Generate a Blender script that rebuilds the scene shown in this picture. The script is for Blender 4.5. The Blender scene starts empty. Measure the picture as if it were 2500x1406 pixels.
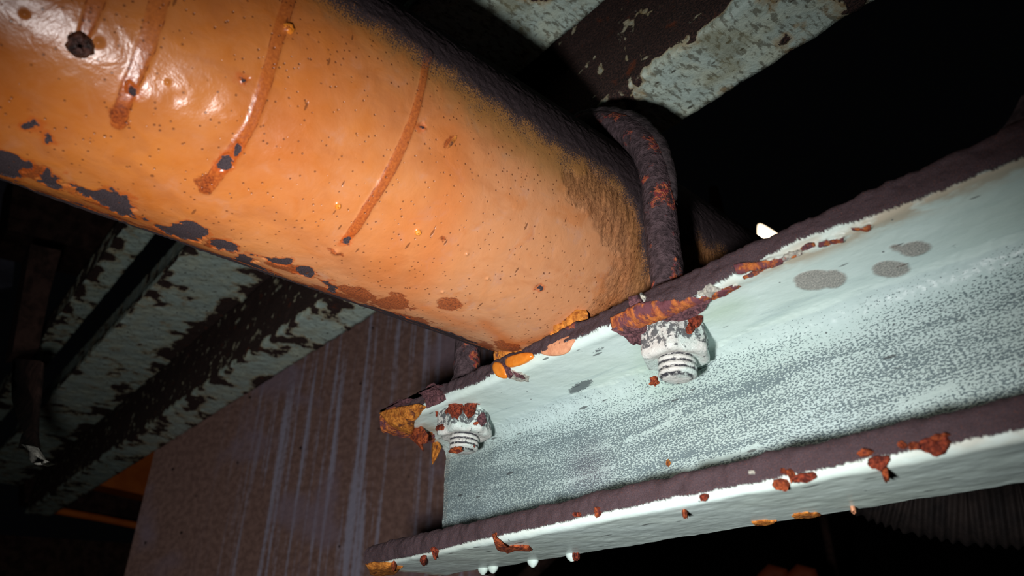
import bpy, math, random
import numpy as np
from mathutils import Matrix, Vector

# ------------------------------------------------------------------ camera, light, exposure
S = 0.2                                   # metres per working unit (camera to channel toe = 1 unit)
OFF = np.array([0.0, 0.0, 1.5])           # camera stands 1.5 m above the floor
F, CX, CY = 1780.0, 1250.0, 703.0         # lens in pixels of the 2500 x 1406 frame
_C = np.array([-1766., -957., -F]); _P = np.array([2303., -988., -F])
_x = -_C / np.linalg.norm(_C)
_y = _P - _P.dot(_x) * _x; _y /= np.linalg.norm(_y)
R = np.array([_x, _y, np.cross(_x, _y)])  # camera -> world; x along the channel, y along the pipe, z up
def W(p): return np.asarray(p, float) * S + OFF
def wray(u, v): return R @ np.array([(u - CX) / F, -(v - CY) / F, -1.0])
def at(u, v, ax, val):
    d = wray(u, v); return d * (val / d[ax])
def along(u, v, dist):
    d = wray(u, v); return d / np.linalg.norm(d) * dist

scene = bpy.context.scene
cam_d = bpy.data.cameras.new('camera'); cam = bpy.data.objects.new('camera', cam_d)
scene.collection.objects.link(cam); scene.camera = cam
cam_d.sensor_width = 36.0; cam_d.lens = F / 2500 * 36.0; cam_d.clip_start = 0.005; cam_d.clip_end = 100
cam_d.dof.use_dof = True; cam_d.dof.focus_distance = 1.58 * S; cam_d.dof.aperture_fstop = 15.0
m = Matrix([list(r) for r in R]).to_4x4(); m.translation = Vector(W((0, 0, 0))); cam.matrix_world = m

world = bpy.data.worlds.new('world'); scene.world = world; world.use_nodes = True
bg = world.node_tree.nodes['Background']
bg.inputs[0].default_value = (0.55, 0.6, 0.7, 1); bg.inputs[1].default_value = 0.0012

TORCH = np.array([-0.30, -0.02, -0.065])
AIM = (1080, 1340)
ld = bpy.data.lights.new('torch_light', 'SPOT'); lo = bpy.data.objects.new('torch_light', ld)
scene.collection.objects.link(lo)
ld.energy = 5.0; ld.color = (1.0, 0.985, 0.98); ld.spot_size = math.radians(121); ld.spot_blend = 1.0
ld.shadow_soft_size = 0.010
_aim = W(along(*AIM, 1.75)); lo.location = Vector(W(TORCH))
lo.rotation_euler = (Vector(_aim) - lo.location).to_track_quat('-Z', 'Y').to_euler()

vs = scene.view_settings
vs.view_transform = 'Standard'; vs.look = 'None'; vs.exposure = 0.0; vs.gamma = 1.0; vs.use_curve_mapping = False

# ------------------------------------------------------------------ numeric helpers
def lin(r, g, b):
    f = lambda c: (c / 255 / 12.92) if c / 255 <= 0.04045 else ((c / 255 + 0.055) / 1.055) ** 2.4
    return (f(r), f(g), f(b), 1.0)
def vnoise(X, Y, seed=0):
    rs = np.random.RandomState(seed); T = rs.rand(256, 256)
    xi = np.floor(X).astype(int); yi = np.floor(Y).astype(int)
    fx = X - xi; fy = Y - yi; fx = fx * fx * (3 - 2 * fx); fy = fy * fy * (3 - 2 * fy)
    g = lambda a, b: T[(a) & 255, (b) & 255]
    return (g(xi, yi) * (1 - fx) + g(xi + 1, yi) * fx) * (1 - fy) + (g(xi, yi + 1) * (1 - fx) + g(xi + 1, yi + 1) * fx) * fy
def fbm(X, Y, scale, oct=4, seed=0, gain=0.5):
    v = 0; a = 1; t = 0
    for i in range(oct):
        v = v + a * vnoise(X * scale + 17.3 * i, Y * scale + 5.1 * i, seed + i); t += a; a *= gain; scale *= 2.03
    return v / t                                       # 0..1
def sstep(a, b, x):
    t = np.clip((x - a) / (b - a), 0, 1); return t * t * (3 - 2 * t)
def seg_d(A, B, P):
    ab = B - A; t = np.clip(((P - A) @ ab) / max(ab @ ab, 1e-12), 0, 1)
    return np.linalg.norm(P - (A + t[..., None] * ab), axis=-1), t
def line_sd(P, pts, widths):
    """distance to a polyline divided by its local half width, and position along it 0..1"""
    best = np.full(P.shape[:-1], 9.0); pos = np.zeros(P.shape[:-1]); n = len(pts) - 1
    for i in range(n):
        d, t = seg_d(pts[i], pts[i + 1], P)
        d = d / (widths[i] * (1 - t) + widths[i + 1] * t)
        k = d < best; best[k] = d[k]; pos[k] = ((i + t) / n)[k]
    return best, pos
def poly_sd(P, poly):
    """signed distance to a polygon, positive inside"""
    poly = np.asarray(poly); n = len(poly); best = np.full(P.shape[:-1], 9.0); ins = np.zeros(P.shape[:-1], bool)
    for i in range(n):
        A, B = poly[i], poly[(i + 1) % n]
        d, _ = seg_d(A, B, P); best = np.minimum(best, d)
        c = (A[1] > P[..., 1]) != (B[1] > P[..., 1])
        with np.errstate(divide='ignore', invalid='ignore'):
            xx = (B[0] - A[0]) * (P[..., 1] - A[1]) / (B[1] - A[1]) + A[0]
        ins ^= c & (P[..., 0] < xx)
    return np.where(ins, best, -best)

# ------------------------------------------------------------------ mesh helpers
col = scene.collection
def mesh_np(name, V, Fq, mat=None, parent=None, attrs=None, vec=None, smooth=True):
    """V (n,3) working units; Fq list of faces or int array (m,4)"""
    V = W(V)
    me = bpy.data.meshes.new(name)
    if isinstance(Fq, np.ndarray):
        m_, k = Fq.shape
        me.vertices.add(len(V)); me.vertices.foreach_set('co', V.astype(np.float32).ravel())
        me.loops.add(m_ * k); me.loops.foreach_set('vertex_index', Fq.astype(np.int32).ravel())
        me.polygons.add(m_); me.polygons.foreach_set('loop_start', np.arange(0, m_ * k, k, dtype=np.int32))
        me.update(calc_edges=True)
    else:
        me.from_pydata([tuple(v) for v in V], [], [tuple(f) for f in Fq])
    me.polygons.foreach_set('use_smooth', np.full(len(me.polygons), smooth))
    for k, a in (attrs or {}).items():
        me.attributes.new(k, 'FLOAT', 'POINT').data.foreach_set('value', np.asarray(a, np.float32).ravel())
    if vec is not None:
        me.attributes.new('pc', 'FLOAT_VECTOR', 'POINT').data.foreach_set('vector', np.asarray(vec, np.float32).ravel())
    me.validate(); me.update()
    o = bpy.data.objects.new(name, me); col.objects.link(o)
    if mat: me.materials.append(mat)
    if parent: o.parent = parent; o.matrix_parent_inverse = parent.matrix_world.inverted()
    return o
def grid(P, close_u=False, close_v=False):
    n, k = P.shape[:2]; I = np.arange(n * k).reshape(n, k)
    a = I if not close_u else np.vstack([I, I[:1]])
    a = a if not close_v else np.hstack([a, a[:, :1]])
    return np.stack([a[:-1, :-1], a[1:, :-1], a[1:, 1:], a[:-1, 1:]], -1).reshape(-1, 4)
def empty(name, loc):
    o = bpy.data.objects.new(name, None); col.objects.link(o); o.location = Vector(W(loc)); o.empty_display_size = 0.02
    bpy.context.view_layer.update(); return o
def tag(o, label=None, cat=None, group=None, kind=None):
    if label: o['label'] = label
    if cat: o['category'] = cat
    if group: o['group'] = group
    if kind: o['kind'] = kind
    return o

# ------------------------------------------------------------------ node helpers
class NT:
    def __init__(s, name):
        s.m = bpy.data.materials.new(name); s.m.use_nodes = True; s.t = s.m.node_tree; s.N = s.t.nodes; s.L = s.t.links
        s.b = s.N['Principled BSDF']
    def put(s, sock, v):
        if v is None: return
        if isinstance(v, bpy.types.NodeSocket): s.L.new(v, sock)
        else: sock.default_value = v
    def attr(s, n, vec=False):
        a = s.N.new('ShaderNodeAttribute'); a.attribute_name = n; return a.outputs['Vector' if vec else 'Fac']
    def obj(s): return s.N.new('ShaderNodeTexCoord').outputs['Object']
    def map(s, v, scale=(1, 1, 1), rot=(0, 0, 0), loc=(0, 0, 0)):
        n = s.N.new('ShaderNodeMapping'); s.put(n.inputs[0], v); n.inputs['Scale'].default_value = scale
        n.inputs['Rotation'].default_value = rot; n.inputs['Location'].default_value = loc; return n.outputs[0]
    def noise(s, v, scale, detail=3, rough=0.55, dist=0):
        n = s.N.new('ShaderNodeTexNoise'); s.put(n.inputs['Vector'], v); n.inputs['Scale'].default_value = scale
        n.inputs['Detail'].default_value = detail; n.inputs['Roughness'].default_value = rough; n.inputs['Distortion'].default_value = dist
        return n.outputs[0]
    def vor(s, v, scale, rnd=1.0):
        n = s.N.new('ShaderNodeTexVoronoi'); s.put(n.inputs['Vector'], v); n.inputs['Scale'].default_value = scale
        n.inputs['Randomness'].default_value = rnd; return n.outputs['Distance'], n.outputs['Color']
    def math(s, op, a, b=None, c=None, clamp=False):
        n = s.N.new('ShaderNodeMath'); n.operation = op; n.use_clamp = clamp
        for i, v in enumerate((a, b, c)): s.put(n.inputs[i], v)
        return n.outputs[0]
    def add(s, a, b): return s.math('ADD', a, b)
    def sub(s, a, b): return s.math('SUBTRACT', a, b)
    def mul(s, a, b): return s.math('MULTIPLY', a, b)
    def mx(s, a, b): return s.math('MAXIMUM', a, b)
    def ss(s, v, lo, hi, a=0.0, b=1.0):
        n = s.N.new('ShaderNodeMapRange'); n.interpolation_type = 'SMOOTHSTEP'; s.put(n.inputs[0], v)
        if lo > hi: lo, hi, a, b = hi, lo, b, a
        for i, q in enumerate((lo, hi, a, b)): n.inputs[1 + i].default_value = q
        return n.outputs[0]
    def sep(s, v):
        n = s.N.new('ShaderNodeSeparateXYZ'); s.put(n.inputs[0], v); return n.outputs
    def mix(s, f, a, b):
        n = s.N.new('ShaderNodeMix'); n.data_type = 'RGBA'; s.put(n.inputs[0], f); s.put(n.inputs[6], a); s.put(n.inputs[7], b); return n.outputs[2]
    def mixf(s, f, a, b):
        n = s.N.new('ShaderNodeMix'); s.put(n.inputs[0], f); s.put(n.inputs[2], a); s.put(n.inputs[3], b); return n.outputs[0]
    def bump(s, h, strength, dist, nrm=None):
        n = s.N.new('ShaderNodeBump'); n.inputs['Strength'].default_value = strength; n.inputs['Distance'].default_value = dist
        s.put(n.inputs['Height'], h); s.put(n.inputs['Normal'], nrm); return n.outputs[0]
    def done(s, color, rough=0.6, nrm=None, spec=0.5, coat=None):
        s.put(s.b.inputs['Base Color'], color); s.put(s.b.inputs['Roughness'], rough); s.put(s.b.inputs['Normal'], nrm)
        s.put(s.b.inputs['Specular IOR Level'], spec)
        return s.m

MINT = lin(212, 231, 227)
DUST = lin(78, 66, 70)

# pipe paint -----------------------------------------------------------------
def mat_pipe():
    t = NT('orange_paint'); pc = t.attr('pc', True)
    big = t.noise(pc, 4.5, 4, 0.6); mid = t.noise(pc, 22, 4, 0.6, 0.4); fine = t.noise(pc, 260, 3, 0.7); gr = t.noise(pc, 600, 2, 0.7)
    film = t.math('ADD', t.attr('film'), t.mul(t.sub(mid, 0.5), 0.7), clamp=True)
    c = t.mix(t.ss(big, 0.35, 0.68), lin(180, 99, 40), lin(194, 116, 52))
    c = t.mix(film, c, lin(196, 140, 100))
    c = t.mix(t.mul(t.ss(mid, 0.56, 0.72), t.mul(film, 0.45)), c, lin(176, 140, 124))
    c = t.mix(t.mul(t.ss(t.noise(pc, 11, 5, 0.65, 0.6), 0.52, 0.66), t.mul(film, 0.5)), c, lin(184, 108, 54))
    c = t.mix(t.mul(t.ss(t.noise(t.map(pc, (1.5, 0.8, 1)), 7.3, 4, 0.6, 0.4), 0.5, 0.64), 0.35), c, lin(160, 94, 52))
    # orange stained runs
    run = t.math('ADD', t.attr('run'), t.mul(t.sub(mid, 0.5), 0.5), clamp=True)
    c = t.mix(t.mul(run, 0.7), c, lin(192, 100, 34))
    # ochre film below the dust
    och = t.ss(t.add(t.attr('ochre'), t.mul(t.sub(mid, 0.5), 0.6)), 0.15, 0.85)
    c = t.mix(t.mul(och, 0.75), c, lin(148, 106, 54))
    # grazed sandy patch
    sand = t.ss(t.add(t.attr('sand'), t.mul(t.sub(mid, 0.5), 1.2)), -0.15, 0.25)
    wr = t.noise(t.map(pc, (110, 190, 1), (0, 0, 0.35)), 1.0, 4, 0.7, 0.5)
    c = t.mix(t.mul(sand, 0.66), c, t.mix(t.ss(wr, 0.38, 0.62), lin(112, 70, 42), lin(166, 114, 74)))
    # drip tracks
    sd = t.add(t.attr('drip'), t.mul(t.sub(mid, 0.5), 0.35))
    fill = t.ss(sd, 1.05, 0.75); hard = t.attr('driphard')
    c = t.mix(t.mul(fill, t.add(0.30, t.mul(hard, 0.55))), c, t.mix(t.ss(t.noise(pc, 200, 3, 0.7), 0.35, 0.68), lin(142, 62, 26), lin(184, 94, 38)))
    edge = t.mul(t.ss(t.math('ABSOLUTE', t.sub(sd, 0.9)), 0.10, 0.02), t.ss(t.noise(pc, 70, 3), 0.45, 0.6))
    c = t.mix(t.mul(edge, 0.85), c, lin(112, 50, 28))
    # brown rust blotches
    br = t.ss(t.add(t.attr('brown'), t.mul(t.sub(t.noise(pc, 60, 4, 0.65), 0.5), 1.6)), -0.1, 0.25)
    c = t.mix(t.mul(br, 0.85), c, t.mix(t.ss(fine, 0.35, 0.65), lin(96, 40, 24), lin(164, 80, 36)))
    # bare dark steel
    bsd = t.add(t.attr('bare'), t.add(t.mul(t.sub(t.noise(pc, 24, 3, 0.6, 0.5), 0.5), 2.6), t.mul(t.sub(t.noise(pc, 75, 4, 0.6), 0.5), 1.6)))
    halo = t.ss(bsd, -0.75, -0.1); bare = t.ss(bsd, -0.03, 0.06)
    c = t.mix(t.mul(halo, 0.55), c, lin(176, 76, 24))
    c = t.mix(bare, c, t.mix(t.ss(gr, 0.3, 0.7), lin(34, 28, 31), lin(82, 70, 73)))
    # specks and dashes
    d1, c1 = t.vor(t.map(pc, (1, 1, 1)), 26); r1 = t.sep(c1)[0]
    sp = t.mul(t.ss(t.sub(d1, t.mul(t.mul(r1, r1), 0.075)), 0.015, -0.015), t.ss(r1, 0.35, 0.4))
    d2, c2 = t.vor(t.map(pc, (0.85, 3.2, 1), (0, 0, -0.45)), 17); r2 = t.sep(c2)[1]
    sp2 = t.mul(t.ss(t.sub(d2, t.mul(r2, 0.13)), 0.02, -0.02), t.ss(r2, 0.5, 0.55))
    d3, c3 = t.vor(pc, 110); r3 = t.sep(c3)[2]
    sp3 = t.mul(t.ss(t.sub(d3, t.mul(r3, 0.2)), 0.04, -0.04), t.ss(t.add(r3, t.attr('speck')), 1.0, 1.1))
    spk = t.mx(t.mx(sp, sp2), sp3)
    c = t.mix(t.mul(spk, t.add(0.35, t.mul(mid, 0.7))), c, lin(98, 54, 32))
    # dark settled dust on the crown
    dd = t.add(t.attr('dust'), t.add(t.mul(t.sub(t.noise(pc, 300, 2, 0.7), 0.5), 2.6), t.mul(t.sub(mid, 0.5), 1.3)))
    dust = t.ss(dd, -0.25, 0.5)
    c = t.mix(dust, c, t.mix(t.ss(gr, 0.25, 0.75), lin(48, 40, 42), lin(76, 64, 67)))
    mat_ = t.mx(t.mx(dust, bare), t.mul(sand, 0.75))
    rough = t.mixf(mat_, t.add(0.25, t.mul(film, 0.2)), 0.95)
    h = t.add(t.mul(mid, 0.6), t.add(t.mul(fine, t.add(0.05, t.mul(mat_, 0.25))), t.mul(spk, 0.35)))
    h = t.add(t.sub(h, t.mul(bare, 0.5)), t.mul(t.mul(sand, wr), 0.9))
    return t.done(c, rough, t.bump(h, 0.42, 0.0016), t.mixf(mat_, 0.5, 0.1))

# mint paint of the near channel -----------------------------------------------
def mat_channel():
    t = NT('mint_paint'); pc = t.attr('pc', True)      # x = along, y = round the section
    mid = t.noise(t.map(pc, (1, 2.2, 1)), 14, 4, 0.6); fine = t.noise(pc, 420, 2, 0.7); gr = t.noise(pc, 700, 2, 0.7)
    c = t.mix(t.ss(t.noise(pc, 3.2, 3), 0.35, 0.7), MINT, lin(208, 226, 217))
    c = t.mix(t.mul(t.attr('green'), 0.65), c, lin(176, 200, 176))
    c = t.mix(t.mul(t.attr('buff'), t.ss(mid, 0.3, 0.6)), c, lin(186, 178, 158))
    # speckled grime
    sc = t.map(pc, (0.62, 1.15, 1), (0, 0, 0.12))
    g1 = t.noise(sc, 300, 2, 0.6); g2 = t.noise(t.map(pc, (0.28, 2.2, 1), (0, 0, 0.10)), 15, 4, 0.62)
    dens = t.add(t.attr('grime'), t.mul(t.sub(g2, 0.5), 1.0))
    thr = t.sub(g1, t.mul(t.math('MINIMUM', t.mx(dens, 0.0), 1.0), 0.32))
    on = t.ss(dens, 0.02, 0.22)
    spk = t.mul(t.ss(thr, 0.285, 0.235), on)
    c = t.mix(t.mul(spk, 0.88), c, t.mix(t.ss(gr, 0.3, 0.7), lin(44, 52, 58), lin(78, 88, 94)))
    c = t.mix(t.mul(on, 0.34), c, lin(140, 164, 170))
    c = t.mix(t.mul(t.attr('purple'), t.ss(fine, 0.42, 0.56)), c, lin(88, 80, 94))
    # loose specks and dashes
    d1, c1 = t.vor(t.map(pc, (0.55, 2.4, 1), (0, 0, -0.12)), 17); r1 = t.sep(c1)[0]
    dash = t.mul(t.ss(t.sub(d1, t.mul(r1, 0.13)), 0.03, -0.01), t.ss(r1, 0.45, 0.5))
    d2, c2 = t.vor(pc, 30); r2 = t.sep(c2)[1]
    dash = t.mx(dash, t.mul(t.ss(t.sub(d2, t.mul(r2, 0.07)), 0.02, -0.015), t.ss(r2, 0.6, 0.65)))
    c = t.mix(t.mul(dash, 0.8), c, lin(74, 78, 80))
    bl = t.ss(t.add(t.attr('blot'), t.mul(t.sub(t.noise(pc, 200, 3, 0.7), 0.5), 2.4)), 0.1, 0.45)
    c = t.mix(t.mul(bl, 0.85), c, lin(64, 70, 76))
    # brown dusty ovals
    st = t.ss(t.add(t.attr('stain'), t.mul(t.sub(mid, 0.5), 0.8)), -0.1, 0.3)
    stg = t.ss(t.noise(pc, 330, 2, 0.7), 0.40, 0.62)
    c = t.mix(t.mul(st, 0.75), c, t.mix(stg, lin(112, 100, 94), lin(186, 174, 164)))
    # rust
    rs = t.add(t.attr('rust'), t.mul(t.sub(t.noise(pc, 55, 5, 0.65), 0.5), 1.3))
    rm = t.ss(rs, -0.05, 0.08); rn = t.noise(pc, 95, 4, 0.7, 0.5)
    rc = t.mix(t.ss(rn, 0.36, 0.62), lin(124, 62, 54), lin(190, 112, 58))
    rc = t.mix(t.ss(t.noise(pc, 40, 4, 0.65), 0.48, 0.56), rc, lin(108, 66, 72))
    # dark dust on the toes
    dd = t.add(t.attr('dust'), t.add(t.mul(t.sub(t.noise(t.map(pc, (1, 0.4, 1)), 320, 3, 0.7), 0.5), 1.5), t.mul(t.sub(t.noise(pc, 40, 3), 0.5), 1.2)))
    dust = t.ss(dd, -0.12, 0.25)
    toe_highlight = t.mul(t.ss(dd, -1.6, -0.3), t.attr('low'))
    c = t.mix(t.mul(toe_highlight, 0.2), c, lin(232, 226, 212))  # light caught by the rounded lower toe, painted in as a paler strip
    dc = t.mix(t.ss(gr, 0.3, 0.7), lin(54, 44, 48), lin(88, 73, 77))
    dc = t.mix(t.ss(t.noise(pc, 480, 2, 0.8), 0.62, 0.7), dc, lin(134, 76, 50))
    c = t.mix(dust, c, dc)
    c = t.mix(rm, c, rc)
    rg = t.mx(dust, t.mx(rm, t.mx(spk, st)))
    rough = t.mixf(rg, 0.38, 0.92)
    h = t.add(t.mul(mid, 0.5), t.add(t.mul(spk, 0.45), t.mul(t.mul(fine, rg), 0.5)))
    h = t.add(h, t.mul(t.mul(rn, rm), 1.4))
    return t.done(c, rough, t.bump(h, 0.5, 0.0016), t.mixf(rg, 0.45, 0.12))

# peeling mint paint over rust on the beams behind ------------------------------
def mat_peel():
    t = NT('peeling_mint_paint'); pc = t.attr('pc', True)
    n1 = t.noise(pc, 28, 5, 0.62, 0.3); fine = t.noise(pc, 160, 3, 0.7); mid = t.noise(pc, 9, 4)
    pl = t.add(t.attr('peel'), t.mul(t.sub(n1, 0.5), 0.9))
    bare = t.ss(pl, -0.02, 0.05); halo = t.ss(pl, -0.28, 0.0)
    c = t.mix(t.ss(mid, 0.4, 0.65), lin(196, 216, 206), lin(206, 218, 198))
    d2, c2 = t.vor(t.map(pc, (1.0, 2.2, 1), (0, 0, 0.9)), 22); r2 = t.sep(c2)[1]
    dash = t.mul(t.ss(t.sub(d2, t.mul(r2, 0.2)), 0.05, -0.03), t.ss(t.add(r2, t.attr('speck')), 0.6, 0.75))
    c = t.mix(t.mul(dash, 0.85), c, lin(50, 44, 36))
    gm = t.ss(t.add(t.noise(t.map(pc, (1, 0.5, 1), (0, 0, 0.5)), 60, 4, 0.65), t.mul(t.attr('speck'), 0.16)), 0.56, 0.68)
    c = t.mix(t.mul(gm, 0.7), c, lin(84, 76, 58))
    c = t.mix(t.mul(t.ss(t.noise(pc, 6.5, 4, 0.6), 0.5, 0.66), t.mul(t.attr('speck'), 1.2)), c, lin(140, 132, 92))
    c = t.mix(t.mul(halo, 0.55), c, lin(178, 142, 84))
    rc = t.mix(t.ss(fine, 0.38, 0.66), lin(40, 32, 32), lin(88, 62, 54))
    rc = t.mix(t.ss(t.noise(pc, 14, 4, 0.65), 0.60, 0.72), rc, lin(112, 58, 36))
    rc = t.mix(t.ss(t.noise(pc, 46, 4, 0.7), 0.66, 0.72), rc, lin(140, 142, 134))
    c = t.mix(bare, c, rc)
    h = t.add(t.mul(t.sub(1.0, bare), 0.7), t.add(t.mul(fine, t.add(0.1, t.mul(bare, 0.6))), t.mul(n1, 0.7)))
    return t.done(c, t.mixf(bare, 0.42, 0.8), t.bump(h, 0.75, 0.003), 0.4)

def mat_noise(name, a, b, scale=60, rough=0.9, bump=0.5, dist=0.002, lo=0.35, hi=0.65, spec=0.2, c3=None, s3=30, k3=0.55):
    t = NT(name); ob = t.obj(); n = t.noise(ob, scale, 4, 0.65, 0.3)
    c = t.mix(t.ss(n, lo, hi), a, b)
    if c3: c = t.mix(t.ss(t.noise(ob, s3, 4, 0.65), k3, k3 + 0.08), c, c3)
    return t.done(c, rough, t.bump(n, bump, dist), spec)

M_pipe = mat_pipe(); M_ch = mat_channel(); M_peel = mat_peel()
M_rust = mat_noise('orange_rust', lin(96, 42, 30), lin(176, 88, 48), 700, 0.9, 0.8, 0.0015, c3=lin(96, 44, 40), s3=300)
M_redrust = mat_noise('red_rust', lin(76, 32, 28), lin(160, 72, 46), 900, 0.85, 0.9, 0.0015)
M_lip = mat_noise('lip_rust', lin(128, 64, 52), lin(192, 114, 60), 500, 0.92, 0.9, 0.002, c3=lin(98, 66, 72), s3=170, k3=0.46)
M_ochre = mat_noise('ochre_rust', lin(150, 84, 34), lin(214, 138, 58), 420, 0.9, 0.7, 0.0015, c3=lin(104, 62, 44), s3=180)
M_plum = mat_noise('plum_rust', lin(70, 48, 54), lin(124, 84, 88), 700, 0.95, 0.9, 0.0015)
M_mint = mat_noise('mint_drop_paint', MINT, lin(206, 226, 216), 200, 0.4, 0.2, 0.001)
M_drip = mat_noise('orange_drip_paint', lin(220, 124, 36), lin(232, 142, 54), 200, 0.3, 0.2, 0.001, spec=0.5)
M_peach = mat_noise('peach_paint', lin(200, 138, 104), lin(220, 160, 122), 300, 0.6, 0.4, 0.001)
M_grey = mat_noise('grey_crust', lin(130, 128, 122), lin(196, 194, 180), 600, 0.9, 0.8, 0.001)
M_dark = mat_noise('dark_dust', lin(44, 38, 40), lin(78, 68, 70), 260, 0.95, 0.6, 0.002)
M_dim = mat_noise('dim_rusted_steel', lin(40, 28, 24), lin(70, 50, 44), 60, 0.95, 0.6, 0.002)
M_deep = mat_noise('deep_orange_paint', lin(96, 40, 18), lin(124, 54, 24), 12, 0.7, 0.2, 0.002)
M_farorange = mat_noise('far_orange_paint', lin(190, 92, 30), lin(214, 112, 40), 12, 0.6, 0.2, 0.002)

# ------------------------------------------------------------------ setting
def box(name, a, b, mat, parent=None):
    a = np.array(a, float); b = np.array(b, float)
    V = [(x, y, z) for z in (a[2], b[2]) for y in (a[1], b[1]) for x in (a[0], b[0])]
    Fs = [(0, 2, 3, 1), (4, 5, 7, 6), (0, 1, 5, 4), (2, 6, 7, 3), (0, 4, 6, 2), (1, 3, 7, 5)]
    return mesh_np(name, np.array(V), Fs, mat, parent, smooth=False)
M_wall = mat_noise('sooty_wall', lin(30, 28, 30), lin(46, 42, 42), 3, 0.95, 0.3, 0.01)
zf = -1.5 / S
tag(box('floor', (-30, -6, zf - 0.2), (12, 21, zf), M_wall), kind='structure')
tag(box('wall_back', (-30, 20, zf), (12, 20.5, 13), M_wall), kind='structure')

# ------------------------------------------------------------------ orange pipe
XC, ZC, RP = -1.097, 0.954, 0.290
def cast_pipe(u, v):
    d = wray(u, v); a = d[0] ** 2 + d[2] ** 2; b = d[0] * XC + d[2] * ZC; c = XC * XC + ZC * ZC - RP * RP
    q = max(b * b - a * c, 0.0); t = (b - math.sqrt(q)) / a; p = d * t
    th = math.atan2(p[2] - ZC, p[0] - XC); return p, np.array([math.cos(th), 0, math.sin(th)]), th
def pp(u, v):
    p, n, th = cast_pipe(u, v); return np.array([th * RP, p[1]])
def ppl(pts): return np.array([pp(*q) for q in pts])
def build_pipe():
    r = math.radians
    th = np.concatenate([np.linspace(r(-121), r(46), 400), np.linspace(r(46), r(239), 70)[1:-1]])
    ys = np.concatenate([np.linspace(-1.2, -0.2, 30)[:-1], np.linspace(-0.2, 1.35, 760), np.linspace(1.35, 2.2, 120)[1:], np.linspace(2.2, 6, 40)[1:]])
    TH, Y = np.meshgrid(th, ys, indexing='ij'); A = TH * RP; P = np.stack([A, Y], -1)
    n1 = fbm(A, Y, 9, 4, 1); n2 = fbm(A, Y, 30, 4, 5); n3 = fbm(A, Y, 90, 3, 9)
    rad = RP + 0.003 * (n1 - 0.5) + 0.0012 * (n2 - 0.5)
    # dust edge: list of (pixel) -> a as a function of y
    e = ppl([(700, -60), (790, 0), (850, 32), (930, 82), (1000, 132), (1060, 182), (1150, 228), (1230, 278), (1330, 345), (1430, 405), (1500, 455), (1545, 520)])
    k = np.argsort(e[:, 1]); ya = np.concatenate([[-1.2], e[k, 1], [1.04, 1.12, 1.3, 6]]); aa = np.concatenate([[e[k[0], 0]], e[k, 0], [-0.05, -0.16, -0.2, -0.2]])
    ed = np.interp(Y, ya, aa)
    ed = np.where(Y > 1.14, pp(1705, 585)[0] + 0.16 * (fbm(Y, Y * 0, 9, 3, 33) - 0.5), ed)
    ed = ed + 0.04 * (fbm(Y, Y * 0, 6, 3, 31) - 0.5)
    dust = (A - ed) / 0.05
    w = np.interp(Y, [-1, 0.3, 0.6, 0.8, 1.05], [0.25, 0.35, 1.0, 1.2, 0.8])
    dust = np.where(dust < 0, dust / (0.5 + w), dust)
    ochre = np.clip(1 + dust / 1.6, 0, 1) * np.interp(Y, [0.2, 0.55, 0.7, 1.1], [0.5, 0.8, 1, 1])
    speck = np.clip(1.0 + (A - ed) / 0.22, 0, 1) * np.interp(Y, [0.2, 0.6, 0.9], [0.1, 0.5, 0.6]) + 0.35 * np.exp(-(((A - pp(1060, 650)[0]) / 0.12) ** 2 + ((Y - pp(1060, 650)[1]) / 0.14) ** 2)) + 0.18
    # film of pale dirt growing towards the clamp
    film = np.interp(Y, [-0.2, 0.25, 0.5, 0.75, 1.0], [0.02, 0.12, 0.35, 0.75, 0.9]) + 0.35 * np.exp(-((A + RP * r(100)) / 0.09) ** 2) * sstep(0.1, 0.6, Y)
    # runs of brighter orange
    run = np.zeros_like(A)
    for pts, wd, am in [([(1100, 330), (1090, 500), (1010, 700), (950, 760)], 0.045, 0.6), ([(760, 120), (730, 250), (700, 340)], 0.05, 0.35), ([(700, 690), (850, 720), (1000, 740), (1150, 800)], 0.03, 0.7),
                        ([(1180, 790), (1250, 840), (1400, 800), (1500, 730)], 0.02, 0.9), ([(1000, 540), (960, 620), (930, 700)], 0.05, 0.5), ([(1560, 560), (1550, 640), (1500, 720)], 0.02, 0.5)]:
        q = ppl(pts); d, _ = line_sd(P, q, [wd] * len(q)); run = np.maximum(run, am * np.exp(-d ** 2))
    # drip tracks
    drip = np.full_like(A, 5.0); hard = np.zeros_like(A)
    px = 1 / 1500.0
    tracks = [([(250, -40), (232, 10), (218, 50), (200, 100)], [22, 22, 18, 14], 0.2), ([(410, -60), (389, 0), (360, 108), (330, 180), (313, 216), (288, 299)], [30, 26, 25, 22, 20, 22], 0.35),
              ([(716, -30), (706, 0), (690, 50), (673, 108), (648, 202), (612, 306), (576, 360), (547, 398), (503, 462)], [20, 20, 21, 20, 19, 18, 21, 24, 22], 0.5),
              ([(1045, 130), (1038, 158), (1027, 223), (1009, 288), (980, 360), (944, 432), (897, 506), (870, 552), (842, 588)], [18, 16, 14, 16, 19, 19, 19, 19, 17], 0.65)]
    for pts, wd, h0 in tracks:
        q = ppl(pts); d, pos = line_sd(P, q, [x * px * 0.78 for x in wd]); kk = d < drip
        hard = np.where(kk & (d < 1.6), np.clip(h0 + pos ** 3, 0, 1), hard); drip = np.minimum(drip, d)
        rad = rad + 0.0016 * sstep(1.3, 0.5, d)
    # blistered paint runs beside the second track
    bl = poly_sd(P, ppl([(330, 250), (420, 130), (450, 200), (560, 250), (590, 300), (500, 325), (430, 300), (360, 290)]))
    b0 = sstep(-0.03, 0.02, bl)
    rad = rad + b0 * 0.006 * (fbm(A, Y, 26, 2, 44) - 0.42)
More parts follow.
